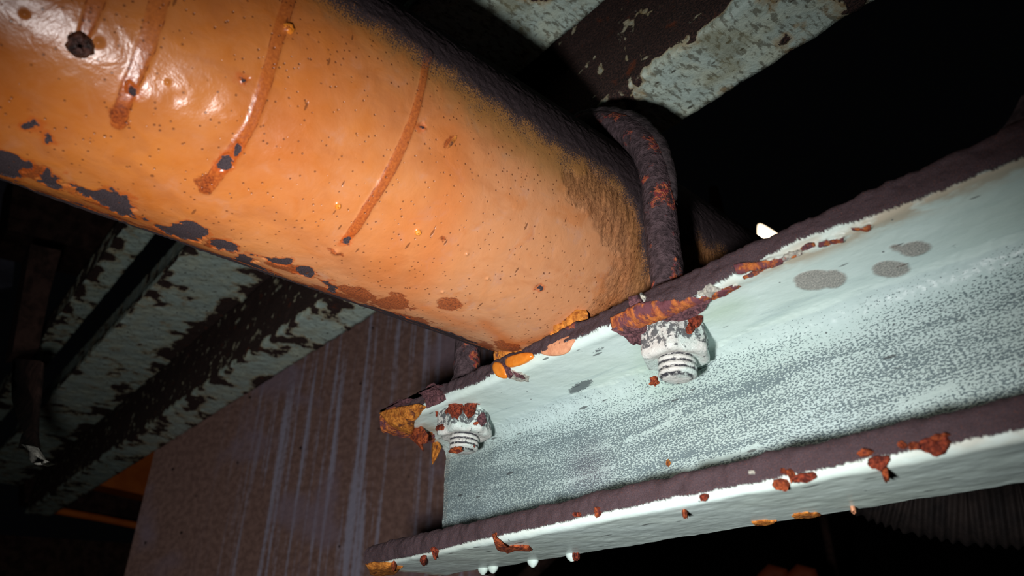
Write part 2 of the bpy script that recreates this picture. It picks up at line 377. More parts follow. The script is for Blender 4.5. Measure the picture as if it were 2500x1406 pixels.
    for (u, v, rr, hh) in [(700, 70, 14, 0.006), (1020, 565, 9, 0.006), (825, 500, 7, 0.005), (1035, 315, 8, 0.003), (1140, 620, 6, 0.004), (1080, 712, 6, 0.004), (408, 200, 5, 0.004), (595, 197, 6, 0.003), (820, 615, 14, 0.005), (1190, 680, 6, 0.004), (240, 105, 10, 0.004), (60, 35, 8, 0.004)]:
        c = pp(u, v); rad = rad + hh * np.exp(-((A - c[0]) ** 2 + (Y - c[1]) ** 2) / (rr * px * 0.7) ** 2)
    # bare patches and brown blotches (pixel ellipses turned into surface polygons)
    def ell(u, v, a, b, ang=0):
        o = []
        for i in range(14):
            q = 2 * math.pi * i / 14; x = a * math.cos(q); y = b * math.sin(q); ca, sa = math.cos(math.radians(ang)), math.sin(math.radians(ang))
            o.append(pp(u + x * ca - y * sa, v + x * sa + y * ca))
        return np.array(o)
    wp = np.stack([fbm(A, Y, 17, 4, 501, 0.6) - 0.5, fbm(A, Y, 17, 4, 511, 0.6) - 0.5], -1) * 0.075
    Pw = P + wp * np.where(A < RP * r(-88), 1.0, 0.3)[..., None]
    bare = np.full_like(A, -3.0); nrm = 0.014
    for q in [ppl([(-60, 355), (20, 372), (72, 398), (74, 418), (30, 428), (-60, 410)]), ell(146, 440, 30, 22, 25), ppl([(190, 455), (260, 462), (310, 478), (346, 505), (340, 522), (300, 524), (240, 500), (196, 478)]),
              ell(438, 556, 38, 22, 18), ell(548, 602, 46, 15, 14), ell(672, 634, 36, 13, 12), ell(750, 668, 26, 9, 15), ell(812, 700, 18, 12, 20), ell(612, 640, 24, 6, 20), ell(547, 398, 19, 22, 20), ell(576, 366, 8, 12, 30), ell(314, 213, 17, 19, 20), ell(850, 581, 17, 9, -25),
              ell(1036, 314, 8, 4, 10), ell(593, 197, 5, 5), ell(1320, 700, 4, 5), ell(90, 306, 7, 5), ell(122, 340, 4, 9), ell(1170, 1000, 1, 1)]:
        lo_ = q.min(0) - 0.06; hi_ = q.max(0) + 0.06; kk = (A > lo_[0]) & (A < hi_[0]) & (Y > lo_[1]) & (Y < hi_[1])
        if kk.any(): bare[kk] = np.maximum(bare[kk], poly_sd(Pw[kk], q) / nrm)
    brown = np.full_like(A, -3.0)
    for q in [ell(287, 275, 24, 26, 20), ell(506, 448, 24, 24, 20), ell(965, 735, 42, 22, 10), ell(1098, 740, 32, 16, 0), ell(880, 720, 50, 16, 20), ell(700, 655, 60, 12, 14), ell(1010, 780, 30, 8, 20), ell(1230, 845, 36, 12, 10), ell(1180, 850, 30, 10, 20), ell(520, 590, 40, 14, 15), ell(100, 420, 60, 14, 10),
              ell(1100, 342, 6, 24, 32), ell(820, 615, 24, 8, 20), ell(1080, 580, 8, 8), ell(300, 300, 12, 10)]:
        lo_ = q.min(0) - 0.06; hi_ = q.max(0) + 0.06; kk = (A > lo_[0]) & (A < hi_[0]) & (Y > lo_[1]) & (Y < hi_[1])
        if kk.any(): brown[kk] = np.maximum(brown[kk], poly_sd(Pw[kk], q) / nrm)
    # dark underside line
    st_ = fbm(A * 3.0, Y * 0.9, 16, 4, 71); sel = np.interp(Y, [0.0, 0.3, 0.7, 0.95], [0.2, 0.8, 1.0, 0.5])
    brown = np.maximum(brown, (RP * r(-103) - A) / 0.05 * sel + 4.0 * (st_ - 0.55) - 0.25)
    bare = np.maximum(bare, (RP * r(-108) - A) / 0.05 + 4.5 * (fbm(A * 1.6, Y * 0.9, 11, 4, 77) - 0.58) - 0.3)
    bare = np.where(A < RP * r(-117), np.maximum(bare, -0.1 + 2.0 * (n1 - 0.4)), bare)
    sand = np.maximum(poly_sd(P, ppl([(1372, 425), (1440, 408), (1500, 455), (1556, 500), (1574, 560), (1572, 680), (1500, 740), (1482, 700), (1510, 620), (1470, 590), (1440, 530), (1380, 480)])) / 0.06,
                      poly_sd(P, ppl([(1572, 640), (1570, 690), (1420, 790), (1300, 850), (1290, 838), (1470, 745)])) / 0.05)
    sand = np.where(A < -0.02, np.maximum(sand, np.clip((Y - 1.04) / 0.06, -3, 0.6)), sand)
    wr = fbm(A * 1.0 + Y * 0.5, Y * 2.2, 34, 4, 51)
    rad = rad + sstep(-0.3, 0.4, sand) * 0.006 * (wr - 0.45)
    dm = sstep(-0.3, 0.8, dust); rad = rad + dm * (0.004 + 0.003 * (n3 - 0.5))
    rad = rad - 0.002 * sstep(-0.05, 0.1, bare + 1.3 * (n3 - 0.5))
    V = np.stack([XC + rad * np.cos(TH), Y, ZC + rad * np.sin(TH)], -1)
    n_, k_ = A.shape
    Fq = grid(V, close_u=True)
    pipe = empty('orange_pipe', (XC, 1.1, ZC - RP))
    tag(pipe, 'thick orange painted steel pipe with rust drips and a dusty dark crown', 'pipe')
    vec = np.stack([A, Y, np.zeros_like(A)], -1).reshape(-1, 3)
    mesh_np('pipe_wall', V.reshape(-1, 3), Fq, M_pipe, pipe, dict(dust=dust, ochre=ochre, speck=speck, film=film, run=run, drip=drip, driphard=hard, bare=bare, brown=brown, sand=sand), vec)
    return pipe
pipe = build_pipe()

# ------------------------------------------------------------------ near channel
XL, XR = -1.70, 0.55
ZT, ZB, YH, YW = 0.664, 0.258, 1.232, 1.200
def channel_profile():
    pts = []
    def arc(cy, cz, rr, a0, a1, n):
        for i in range(n + 1):
            a = math.radians(a0 + (a1 - a0) * i / n); pts.append((cy + rr * math.cos(a), cz + rr * math.sin(a)))
    pts.append((YH, ZT)); arc(1.010, ZT - 0.010, 0.010, 90, 180, 5)        # top, outer toe corner
    arc(1.016, ZT - 0.036, 0.016, 180, 265, 6)                              # inner toe rounding
    arc(YW - 0.042, ZT - 0.064 - 0.042, 0.042, 84, 0, 10)                   # fillet into the web
    arc(YW - 0.042, ZB + 0.064 + 0.042, 0.042, 0, -84, 10)
    arc(1.016, ZB + 0.036, 0.016, 95, 180, 6)
    arc(1.018, ZB + 0.018, 0.018, 180, 270, 8)
    pts.append((YH, ZB))
    return np.array(pts)
PROF = channel_profile()
PCL = np.vstack([PROF, PROF[:1]])
PS = np.concatenate([[0], np.cumsum(np.linalg.norm(np.diff(PCL, axis=0), axis=1))])
def cast_ch(u, v):
    d = wray(u, v); best = None
    for i in range(len(PCL) - 1):
        a, b = PCL[i], PCL[i + 1]; e = b - a
        M = np.array([[d[1], -e[0]], [d[2], -e[1]]]); det = np.linalg.det(M)
        if abs(det) < 1e-12: continue
        t, q = np.linalg.solve(M, a)
        if 0 <= q <= 1 and t > 0 and (best is None or t < best[0]):
            n = np.array([0, -e[1], e[0]]); n /= np.linalg.norm(n)
            if n @ d > 0: n = -n
            best = (t, PS[i] + q * np.linalg.norm(e), n)
    if best is None:                                   # just off the silhouette: clamp to the nearest edge
        p = at(u, v, 1, 1.0)
        if p[2] > 0.45: p[2] = ZT - 0.008; return p, np.array([0, -1.0, 0]), PS[2]
        p = at(u, v, 1, YH); p[2] = ZB; return p, np.array([0, 0, -1.0]), PS[len(PROF) - 1]
    return d * best[0], best[2], best[1]
def cp(u, v):
    p, n, s = cast_ch(u, v); return np.array([p[0], s])
def cpl(pts): return np.array([cp(*q) for q in pts])
S_toe0 = PS[1]                                   # start of the upper toe
def s_of(y, z):
    i = np.argmin((PROF[:, 0] - y) ** 2 + (PROF[:, 1] - z) ** 2); return PS[i]
S_t1 = s_of(1.0, ZT - 0.036); S_t2 = s_of(1.016, ZT - 0.052); S_w0 = s_of(YW, ZT - 0.106); S_w1 = s_of(YW, ZB + 0.106)
S_b0 = s_of(1.016, ZB + 0.052); S_b1 = s_of(1.0, ZB + 0.036); S_b2 = s_of(1.0, ZB + 0.012); S_b3 = s_of(1.010, ZB); S_b4 = PS[len(PROF) - 1]
def build_channel():
    L = PS[-1]
    sv = [np.linspace(0, S_toe0, 20)[:-1], np.linspace(S_toe0, S_t2, 40)[:-1], np.linspace(S_t2, S_w1, 210)[:-1], np.linspace(S_w1, S_b0, 40)[:-1], np.linspace(S_b0, S_b4, 110)[:-1], np.linspace(S_b4, L, 16)[:-1]]
    s = np.concatenate(sv); py = np.interp(s, PS, PCL[:, 0]); pz = np.interp(s, PS, PCL[:, 1])
    t = np.stack([np.roll(py, -1) - np.roll(py, 1), np.roll(pz, -1) - np.roll(pz, 1)], -1); t /= np.linalg.norm(t, axis=1)[:, None]
    ny, nz = t[:, 1] * -1, t[:, 0]                 # candidates, flipped outwards below
    ny, nz = -ny, -nz
    cen = np.array([1.216, 0.46])
    i0 = np.argmin(abs(s - (S_toe0 + 0.02)))
    if ny[i0] > 0: ny, nz = -ny, -nz
    xs = np.concatenate([np.linspace(XL, -0.05, 640), np.linspace(-0.05, XR, 60)[1:]])
    Sg, X = np.meshgrid(s, xs, indexing='ij'); P = np.stack([X, Sg], -1)
    n1 = fbm(X, Sg, 12, 4, 101); n2 = fbm(X * 0.8, Sg, 45, 4, 105); n3 = fbm(X, Sg, 110, 3, 109)
    # --- masks
    def toe_mask(s0, s1, soft):                    # positive between s0 and s1 (in units of soft)
        return np.minimum((Sg - s0) / soft + 2, (s1 - Sg) / soft)
    lowU = S_t1 - 0.002 + 0.016 * (fbm(X, X * 0, 7, 3, 120) - 0.5)
    lowU = lowU + 0.012 * np.exp(-((X + 0.72) / 0.16) ** 2)
    lowU = lowU + 0.014 * sstep(-0.6, -0.2, X)
    dust = (lowU - Sg) / 0.010
    lowB = S_b1 + 0.024 + 0.008 * (fbm(X, X * 0, 6, 3, 124) - 0.5) + 0.008 * sstep(-1.1, -1.6, X)
    dB = np.where(Sg < S_b0 - 0.03, -9, (lowB - Sg) / 0.008)
    dust = np.where(Sg > (S_w0 + S_w1) / 2, dB, dust)
    dust = np.where((Sg > S_b4 + 0.001) & (Sg < L - 0.03), -1, dust)
    grime = sstep(S_w0 - 0.09, S_w0 + 0.05, Sg + 0.05 * (n1 - 0.5)) * np.where(Sg < S_b0, 1, 0)
    grime = grime * np.interp(X, [-1.7, -0.9, -0.2], [0.88, 0.74, 0.68])
    grime = np.where(Sg >= S_b0, -0.6, grime); grime = np.where(Sg < S_w0 - 0.10, -0.6, grime)
    # clean streaks on the web
    for pts, wd in [([(1530, 1075), (1600, 1045), (1660, 1010)], 0.012), ([(1640, 1160), (1760, 1120), (1850, 1090)], 0.010), ([(2040, 880), (2130, 850)], 0.006), ([(2200, 990), (2330, 940)], 0.010), ([(1380, 1180), (1500, 1140)], 0.008)]:
        q = cpl(pts); d, _ = line_sd(P, q, [wd * 0.45] * len(q)); d = d + 1.6 * (n2 - 0.5); grime = grime - 0.45 * np.exp(-d ** 2)
    for pts, wd in [([(2240, 800), (2340, 770)], 0.006), ([(1500, 1080), (1640, 1020), (1800, 960), (1900, 930)], 0.008), ([(1560, 1150), (1700, 1100)], 0.008)]:
        q = cpl(pts); d, _ = line_sd(P, q, [wd] * len(q)); grime = grime + 0.22 * np.exp(-d ** 2)
    def ell(u, v, a, b, ang=0):
        o = []
        for i in range(14):
            q = 2 * math.pi * i / 14; x = a * math.cos(q); y = b * math.sin(q); ca, sa = math.cos(math.radians(ang)), math.sin(math.radians(ang))
            o.append(cp(u + x * ca - y * sa, v + x * sa + y * ca))
        return np.array(o)
    def acc(polys, nrm):
        a = np.full_like(X, -3.0)
        for q in polys:
            lo_ = q.min(0) - 0.08; hi_ = q.max(0) + 0.08; kk = (X > lo_[0]) & (X < hi_[0]) & (Sg > lo_[1]) & (Sg < hi_[1])
            if kk.any(): a[kk] = np.maximum(a[kk], poly_sd(P[kk], q) / nrm)
        return a
    stain = acc([ell(1985, 684, 52, 27, -5), ell(2035, 682, 36, 24, -5), ell(2176, 656, 50, 22, -3), ell(2232, 607, 42, 20, -8), ell(2190, 604, 22, 10, 0)], 0.02)
    blot = acc([ell(1418, 944, 36, 12, -25), ell(1462, 854, 17, 5, -25), ell(2330, 600, 8, 5)], 0.012)
    purple = np.clip(acc([ell(1440, 1150, 45, 55, 0)], 0.04) * 0.5 + 0.5, 0, 1) * 0.8
    green = np.clip(acc([ell(1620, 915, 60, 42, 0), ell(1590, 850, 30, 50, 0), ell(1760, 760, 60, 22, -20)], 0.03) * 0.5 + 0.5, 0, 1)
    buff = 1.3 * np.exp(-((Sg - S_t2 + 0.002) / 0.022) ** 2) * sstep(-0.75, -0.4, X) + 0.9 * np.exp(-((X + 1.60) / 0.05) ** 2) * np.where(Sg < S_w0, 1, 0) + 0.8 * sstep(XL + 0.03, XL + 0.015, X)
    buff = buff + 0.6 * np.exp(-((Sg - S_b2) / 0.02) ** 2) * sstep(-0.5, -0.25, X)
    rust = acc([np.array(cpl([(1500, 778), (1580, 748), (1680, 726), (1800, 690), (1810, 700), (1700, 745), (1610, 775), (1545, 800), (1500, 800)])),
                np.array(cpl([(1800, 650), (1900, 630), (1960, 612), (1955, 622), (1880, 650), (1805, 668)])), np.array(cpl([(2000, 590), (2060, 575), (2060, 585), (2000, 603)])), np.array(cpl([(2080, 556), (2125, 548), (2120, 560), (2085, 562)])),
                ell(1395, 800, 14, 6, -20)], 0.010)
    # corroded left end of the upper flange
    rust = np.maximum(rust, np.where(Sg < S_w0 + 0.05, (XL + 0.075 - X) / 0.03 - 5.0 * np.clip(Sg - S_t2 - 0.09, 0, 1) / 0.1 + 1.5 * (n1 - 0.5), -3))
    # --- relief
    off = 0.004 * (n1 - 0.5) + 0.0014 * (n2 - 0.5)
    dm = sstep(-0.2, 0.6, dust)
    off = off + dm * (0.003 + 0.014 * (fbm(X, Sg, 30, 5, 140, 0.6) - 0.5))
    off = off + sstep(-0.2, 0.2, rust + 1.2 * (n2 - 0.5)) * (0.005 + 0.006 * (n3 - 0.5))
    lip = 0.7 * np.exp(-((X + 0.74) / 0.16) ** 2) * np.exp(-((Sg - S_t1) / 0.025) ** 2)      # swollen scale by the clamp leg
    off = off + 0.020 * lip
    off = off + np.where((Sg > S_w0 - 0.06) & (Sg < S_b0), 0.0025 * (n3 - 0.5), 0)
    Yg = py[:, None] + ny[:, None] * off; Zg = pz[:, None] + nz[:, None] * off
    # ragged ends
    endj = 0.05 * (fbm(Sg, Sg * 0, 20, 4, 150) - 0.5)
    wtop = sstep(S_t2 + 0.12, S_t2 + 0.02, Sg[:, 0]) * 1.0
    shift = (0.035 * (1 - wtop) * (Sg[:, 0] < S_b0) + endj[:, 0] * np.where((Sg[:, 0] > S_w0) & (Sg[:, 0] < S_w1), 0.1, 0.8))
    fade = np.clip((-1.45 - X) / 0.25, 0, 1)
    Xg = X + shift[:, None] * fade
    V = np.stack([Xg, Yg, Zg], -1)
    # lower edge of the bottom flange carries lumps and nibbles
    edge = np.exp(-((Sg - S_b4) / 0.012) ** 2)
    V[..., 1] += edge * 0.02 * (fbm(X, X * 0, 22, 3, 160) - 0.5)
    n_, k_ = X.shape
    Fq = grid(V, close_u=True)
    ch = empty('steel_channel', (-0.8, 1.1, ZB))
    tag(ch, 'pale mint steel channel carrying the orange pipe, speckled web and dusty flange edges', 'steel channel')
    vec = np.stack([X, Sg, np.zeros_like(X)], -1).reshape(-1, 3)
    mesh_np('channel_section', V.reshape(-1, 3), Fq, M_ch, ch, dict(dust=dust, grime=grime, stain=stain, blot=blot, purple=purple, green=green, buff=buff, rust=rust, low=(Sg > S_w1) * 1.0), vec)
    return ch
channel = build_channel()

# ------------------------------------------------------------------ flakes, splashes, crusts on a surface
rng = random.Random(7)
def chip(name, parent, cast, outline, mat, thick=0.010, curl=0.0, label=None, rough=0.5, sub=3, soft=False):
    """an irregular flake whose outline lies on the surface; has thickness, a crumbly top and its own edge"""
    pts = []
    if soft:                                                      # rounded paint run: cut the corners twice
        for _ in range(2):
            o_ = np.array(outline, float); nx = np.roll(o_, -1, axis=0); outline = np.stack([o_ * 0.75 + nx * 0.25, o_ * 0.25 + nx * 0.75], 1).reshape(-1, 2)
        sub = 1
    n0 = len(outline)
    for i in range(n0):                                           # densify and fray the outline
        a = np.array(outline[i], float); b = np.array(outline[(i + 1) % n0], float)
        for j in range(sub):
            q = a + (b - a) * j / sub; pts.append(q + np.array([rng.uniform(-1, 1), rng.uniform(-1, 1)]) * (0.0 if soft else 0.06) * np.linalg.norm(b - a))
    pts = np.array(pts); c = pts.mean(0); n = len(pts); V = []; Fs = []
    rings = [(1.0, -0.006), (1.0, 0.45), (0.9, 0.85), (0.7, 1.0), (0.45, 1.0), (0.2, 1.0)]
    sc_ = 2.2 / max(np.ptp(pts[:, 0]), np.ptp(pts[:, 1]), 1); sd_ = rng.randrange(1000)
    sc_ = max(sc_, 0.05)
    for k, h in rings:
        U_ = c + (pts - c) * k; nz_ = fbm(U_[:, 0], U_[:, 1], sc_, 4, sd_, 0.6)
        for q, f_ in zip(U_, nz_):
            p, nn, _ = cast(*q)
            hh = h
            if h > 0: hh = h * thick * (1 + 2.6 * rough * (f_ - 0.5)) + curl * thick * (k ** 2)
            V.append(p + nn * hh)
    p, nn, _ = cast(*c); V.append(p + nn * thick)
    for r_ in range(len(rings) - 1):
        for i in range(n):
            j = (i + 1) % n; Fs.append((r_ * n + i, r_ * n + j, (r_ + 1) * n + j, (r_ + 1) * n + i))
    b = (len(rings) - 1) * n
    for i in range(n): Fs.append((b + i, b + (i + 1) % n, len(V) - 1))
    Fs.append(tuple(reversed(range(n))))
    o = mesh_np(name, np.array(V), Fs, mat, parent, smooth=soft)
    if label: o['label'] = label
    return o
def blob(u, v, a, b, ang=0, n=8):
    ca, sa = math.cos(math.radians(ang)), math.sin(math.radians(ang)); o = []
    for i in range(n):
        q = 2 * math.pi * i / n; k = rng.uniform(0.75, 1.15); x = a * k * math.cos(q); y = b * k * math.sin(q); o.append((u + x * ca - y * sa, v + x * sa + y * ca))
    return o
# rust scabs along the bottom flange
for u, v, a, b, ang, mt in [(2285, 1085, 48, 24, -8, M_redrust), (2300, 1068, 22, 10, -10, M_rust), (2240, 1090, 16, 10, 0, M_rust), (2207, 1088, 14, 9, 0, M_rust), (2150, 1125, 32, 14, -8, M_redrust), (2118, 1107, 20, 10, -10, M_rust), (2160, 1146, 9, 12, 0, M_rust),
                            (1965, 1162, 36, 9, -12, M_redrust), (1907, 1179, 21, 11, 0, M_rust), (1920, 1152, 9, 8, 0, M_rust), (1937, 1158, 6, 14, 0, M_rust), (1722, 1211, 12, 7, 0, M_redrust), (1672, 1248, 7, 5, 0, M_rust), (1464, 1250, 8, 12, 10, M_rust), (1415, 1257, 7, 7, 0, M_redrust),
                            (1066, 1345, 6, 13, 0, M_redrust), (1034, 1363, 8, 12, 15, M_redrust), (1410, 1357, 22, 8, 6, M_redrust), (1200, 1398, 30, 7, 5, M_redrust), (2082, 1238, 8, 4, 0, M_peach), (962, 1375, 6, 9, 0, M_rust)]:
    chip('rust_scab', channel, cast_ch, blob(u, v, a, b, ang), mt, 0.011, rough=0.7)
for u, v, a, b in [(1865, 1276, 34, 6), (1970, 1257, 36, 7)]:
    chip('dirt_patch', channel, cast_ch, blob(u, v, a, b, -4, 10), M_ochre, 0.003)
chip('dirt_patch', channel, cast_ch, blob(1632, 1130, 7, 9), M_ochre, 0.004)
chip('paint_chip', channel, cast_ch, blob(1838, 1154, 9, 6), M_grey, 0.006)
chip('paint_curl', channel, cast_ch, [(1204, 1305), (1214, 1300), (1214, 1325), (1240, 1330), (1292, 1331), (1296, 1338), (1240, 1342), (1212, 1338)], M_rust, 0.008, label='curled orange rust run on the lower flange')
chip('rust_lip', channel, cast_ch, [(895, 1375), (940, 1370), (985, 1380), (960, 1402), (905, 1400)], M_ochre, 0.008, rough=0.8)
# orange paint that ran from the pipe onto the flange
chip('paint_splash', channel, cast_ch, [(1240, 872), (1300, 858), (1308, 872), (1280, 890), (1245, 900), (1236, 890)], M_drip, 0.010, rough=0.15, label='glossy orange paint run', soft=True)
chip('paint_splash', channel, cast_ch, [(1208, 884), (1228, 886), (1240, 905), (1244, 922), (1218, 920), (1206, 905)], M_drip, 0.009, rough=0.15, label='small orange paint run', soft=True)
chip('peeled_patch', channel, cast_ch, [(1240, 900), (1262, 905), (1292, 918), (1290, 930), (1262, 930), (1244, 922)], M_grey, 0.004)
chip('rust_scab', channel, cast_ch, [(1226, 885), (1240, 890), (1256, 912), (1246, 922), (1236, 905)], M_plum, 0.008)
chip('rust_scab', channel, cast_ch, [(1252, 903), (1278, 912), (1284, 922), (1262, 916)], M_plum, 0.007)
chip('paint_patch', channel, cast_ch, [(1315, 858), (1350, 835), (1405, 815), (1420, 820), (1400, 838), (1392, 858), (1366, 868), (1330, 868)], M_peach, 0.005, rough=0.2, label='peach coloured paint patch', soft=True)
# scale and torn rust on the upper flange lip by the clamp leg
chip('rust_scale', channel, cast_ch, [(1500, 800), (1520, 785), (1580, 790), (1590, 815), (1570, 825), (1545, 822), (1520, 806)], M_plum, 0.014, 0.4, rough=0.7)
chip('rust_scale', channel, cast_ch, [(1610, 770), (1690, 740), (1735, 720), (1722, 742), (1690, 765), (1640, 775)], M_plum, 0.012, 0.4, rough=0.7)
chip('rust_scale', channel, cast_ch, [(1498, 796), (1512, 772), (1560, 764), (1640, 752), (1600, 772), (1530, 790)], M_lip, 0.005, 0.0, rough=0.9)
chip('rust_scale', channel, cast_ch, [(1630, 740), (1700, 720), (1790, 692), (1798, 700), (1720, 730), (1650, 750)], M_lip, 0.004, 0.0, rough=0.9)
chip('rust_scale', channel, cast_ch, [(1552, 735), (1575, 728), (1590, 748), (1578, 765), (1556, 758)], M_plum, 0.016, 0.8, rough=0.4)
chip('grey_crust', channel, cast_ch, [(1700, 705), (1740, 690), (1762, 700), (1735, 715), (1708, 718)], M_grey, 0.012, rough=0.6)
chip('grey_crust', channel, cast_ch, [(1580, 722), (1592, 730), (1588, 755), (1578, 745)], M_grey, 0.016, rough=0.6)
for u, v, a, b, ang in [(1835, 668, 30, 5, -20), (1930, 622, 34, 8, -22), (1975, 600, 22, 6, -20), (2030, 588, 30, 6, -18), (1890, 645, 26, 5, -22)]:
    chip('rust_scale', channel, cast_ch, blob(u, v, a, b, ang), M_lip if a < 31 else M_grey, 0.006, rough=0.7)
# corroded left end of the upper flange
chip('rust_scale', channel, cast_ch, [(932, 1012), (985, 994), (1030, 988), (1042, 992), (1014, 1020), (1008, 1052), (968, 1040)], M_ochre, 0.014, 0.3, label='ochre rusted flange tip', rough=0.5)
for o_ in ([(940, 985), (1010, 955), (1040, 950), (1000, 985), (960, 998)], [(1010, 950), (1060, 930), (1085, 938), (1050, 962)], [(1040, 965), (1080, 955), (1090, 975), (1060, 990)]):
    chip('rust_scale', channel, cast_ch, o_, M_plum, 0.014, 0.8, rough=0.7)
chip('rust_scale', channel, cast_ch, [(1048, 968), (1060, 962), (1062, 985), (1048, 992)], M_ochre, 0.016, rough=0.6)

def slab(name, parent, loop, nrm, thick, mat, label=None, warp=0.006):
    """free standing crumpled flake: outline in space plus a thickness"""
    loop = np.array(loop, float); n = len(loop); c = loop.mean(0); V = []; Fs = []
    nrm = np.array(nrm, float); nrm /= np.linalg.norm(nrm)
    rs = np.random.RandomState(n)
    for sgn in (1, -1):
        for k in (1.0, 0.55):
            for q in loop: V.append(c + (q - c) * k + nrm * (sgn * thick * (0.5 + (1 - k)) + warp * rs.uniform(-1, 1) * (k < 1)))
        V.append(c + nrm * (sgn * thick * 0.9 + warp * rs.uniform(-1, 1)))
    h = 2 * n + 1
    for i in range(n):
        j = (i + 1) % n
        Fs += [(i, j, n + j, n + i), (n + i, n + j, 2 * n), (h + j, h + i, h + n + i, h + n + j), (h + n + j, h + n + i, h + 2 * n), (j, i, h + i, h + j)]
    o = mesh_np(name, V, Fs, mat, parent, smooth=False)
    if label: o['label'] = label
    return o
slab('hanging_flake', channel, [at(u, v, 1, 1.06) for u, v in [(1004, 1052), (1012, 1036), (1024, 1034), (1036, 1048), (1046, 1062), (1044, 1082), (1030, 1084), (1034, 1102), (1020, 1086), (1002, 1070)]], (0.6, -0.7, -0.3), 0.008, M_rust, 'brown rust flake hanging from the flange tip')
slab('rust_sliver', channel, [at(u, v, 1, 1.16) for u, v in [(1056, 1072), (1072, 1080), (1078, 1092), (1066, 1118), (1056, 1134), (1054, 1110)]], (0.6, -0.7, -0.3), 0.008, M_ochre)
# small drips of paint on the heel of the lower flange
for u, v in [(1245, 1396), (1480, 1366), (1236, 1388), (1370, 1378)]:
    p = at(u, v, 2, ZB); 
    a = np.linspace(0, 2 * math.pi, 11)[:-1]; V = []
    for h, rr in ((0.004, 0.012), (-0.004, 0.011), (-0.010, 0.008), (-0.015, 0.003)):
        for q in a: V.append((p[0] + rr * 1.4 * math.cos(q), YH - 0.006 + rr * math.sin(q), ZB + h))
    mesh_np('paint_drop', np.array(V), grid(np.array(V).reshape(4, 10, 3), close_v=True), M_mint, channel)

# pipe details -------------------------------------------------------------------
def dome(name, parent, cast, u, v, rad, h, mat, label=None):
    p, nn, _ = cast(u, v); nn = np.array(nn); t1 = np.cross(nn, [0, 1, 0.01]); t1 /= np.linalg.norm(t1); t2 = np.cross(nn, t1); V = []
    rs = np.random.RandomState(int(u)); a = np.linspace(0, 2 * math.pi, 19)[:-1]
    prof = [(1.0, -0.3), (1.0, 0.1), (0.92, 0.6), (0.72, 0.92), (0.45, 1.0), (0.15, 0.95)]
    for k, hh in prof:
        for q in a:
            j = 1 + 0.14 * rs.uniform(-1, 1); V.append(p + (t1 * math.cos(q) + t2 * math.sin(q)) * rad * k * j + nn * h * hh * (1 + 0.25 * rs.uniform(-1, 1)))
    G = np.array(V).reshape(len(prof), len(a), 3); Fs = [tuple(f) for f in grid(G, close_v=True)]; Fs.append(tuple((len(prof) - 1) * len(a) + i for i in range(len(a))))
    o = mesh_np(name, np.array(V), Fs, mat, parent)
    if label: o['label'] = label
    return o
M_nod = mat_noise('glossy_black_rust', lin(38, 26, 24), lin(96, 58, 48), 500, 0.35, 0.9, 0.002, spec=0.5)
dome('rust_nodule', pipe, cast_pipe, 197, 110, 0.017, 0.012, M_nod, 'round black rust nodule')
for u, v, rr in [(703, 70, 0.009), (1020, 566, 0.006), (825, 502, 0.005)]:
    dome('paint_blister', pipe, cast_pipe, u, v, rr, 0.006, M_drip)
chip('rust_blister', pipe, cast_pipe, blob(1105, 345, 22, 5, -55), M_ochre, 0.003)
# painted seam where the pipe lies on the flange
def tube(name, parent, pts, rad, mat, n=14, jit=0.0, seed=1, cap=True, smooth=True):
    pts = np.array(pts, float); rad = np.broadcast_to(np.array(rad, float), (len(pts),)); V = []; rs = np.random.RandomState(seed)
    T = np.gradient(pts, axis=0); T /= np.linalg.norm(T, axis=1)[:, None]
    up = np.array([0.3, 0.5, 0.81]); N = np.cross(T[0], up); N /= np.linalg.norm(N)
    for i, p in enumerate(pts):
        N = N - T[i] * (N @ T[i]); N /= np.linalg.norm(N); B = np.cross(T[i], N)
        for k in range(n):
            a = 2 * math.pi * k / n; V.append(p + (N * math.cos(a) + B * math.sin(a)) * rad[i] * (1 + jit * rs.uniform(-1, 1)))
    V = np.array(V); Fs = [tuple(f) for f in grid(V.reshape(len(pts), n, 3), close_v=True)]
    if cap: Fs += [tuple(reversed(range(n))), tuple((len(pts) - 1) * n + k for k in range(n))]
    return mesh_np(name, V, Fs, mat, parent, smooth=smooth)
seam = []
for q in np.linspace(-118, -62, 36):
    a = math.radians(q); seam.append((XC + (RP + 0.003) * math.cos(a), 1.03 + 0.012 * math.sin(q * 0.9), max(ZC + (RP + 0.003) * math.sin(a), ZT + 0.004)))
tube('paint_seam', pipe, seam, 0.020 + 0.006 * np.sin(np.linspace(0, 9, 36)), M_ochre, 12, 0.12)['label'] = 'ochre paint seam where the pipe lies on the flange'

# ------------------------------------------------------------------ u-bolt
RB = 0.034; YB = 1.083; LEG = RP + RB + 0.006
ub = empty('u_bolt', (XC, YB, 0.5)); tag(ub, 'dark dust-caked u-bolt clamping the orange pipe to the mint channel', 'u-bolt')
def mat_ubolt():
    t = NT('caked_steel'); ob = t.obj(); n = t.noise(ob, 300, 4, 0.7); m2 = t.noise(ob, 90, 4, 0.6)
    c = t.mix(t.ss(n, 0.3, 0.7), lin(54, 44, 47), lin(92, 76, 80))
    c = t.mix(t.mul(t.ss(m2, 0.56, 0.62), t.ss(n, 0.40, 0.55)), c, t.mix(t.ss(t.noise(ob, 700, 3), 0.4, 0.6), lin(128, 52, 58), lin(186, 102, 66)))
    return t.done(c, 0.92, t.bump(t.add(n, m2), 0.8, 0.0025), 0.15)
M_ub = mat_ubolt()
path = []
for z in np.linspace(0.60, ZC, 26)[:-1]: path.append((XC + LEG, YB, z))
for q in np.linspace(0, 180, 70): path.append((XC + LEG * math.cos(math.radians(q)), YB, ZC + LEG * math.sin(math.radians(q))))
for z in np.linspace(ZC, 0.60, 26)[1:]: path.append((XC - LEG, YB, z))
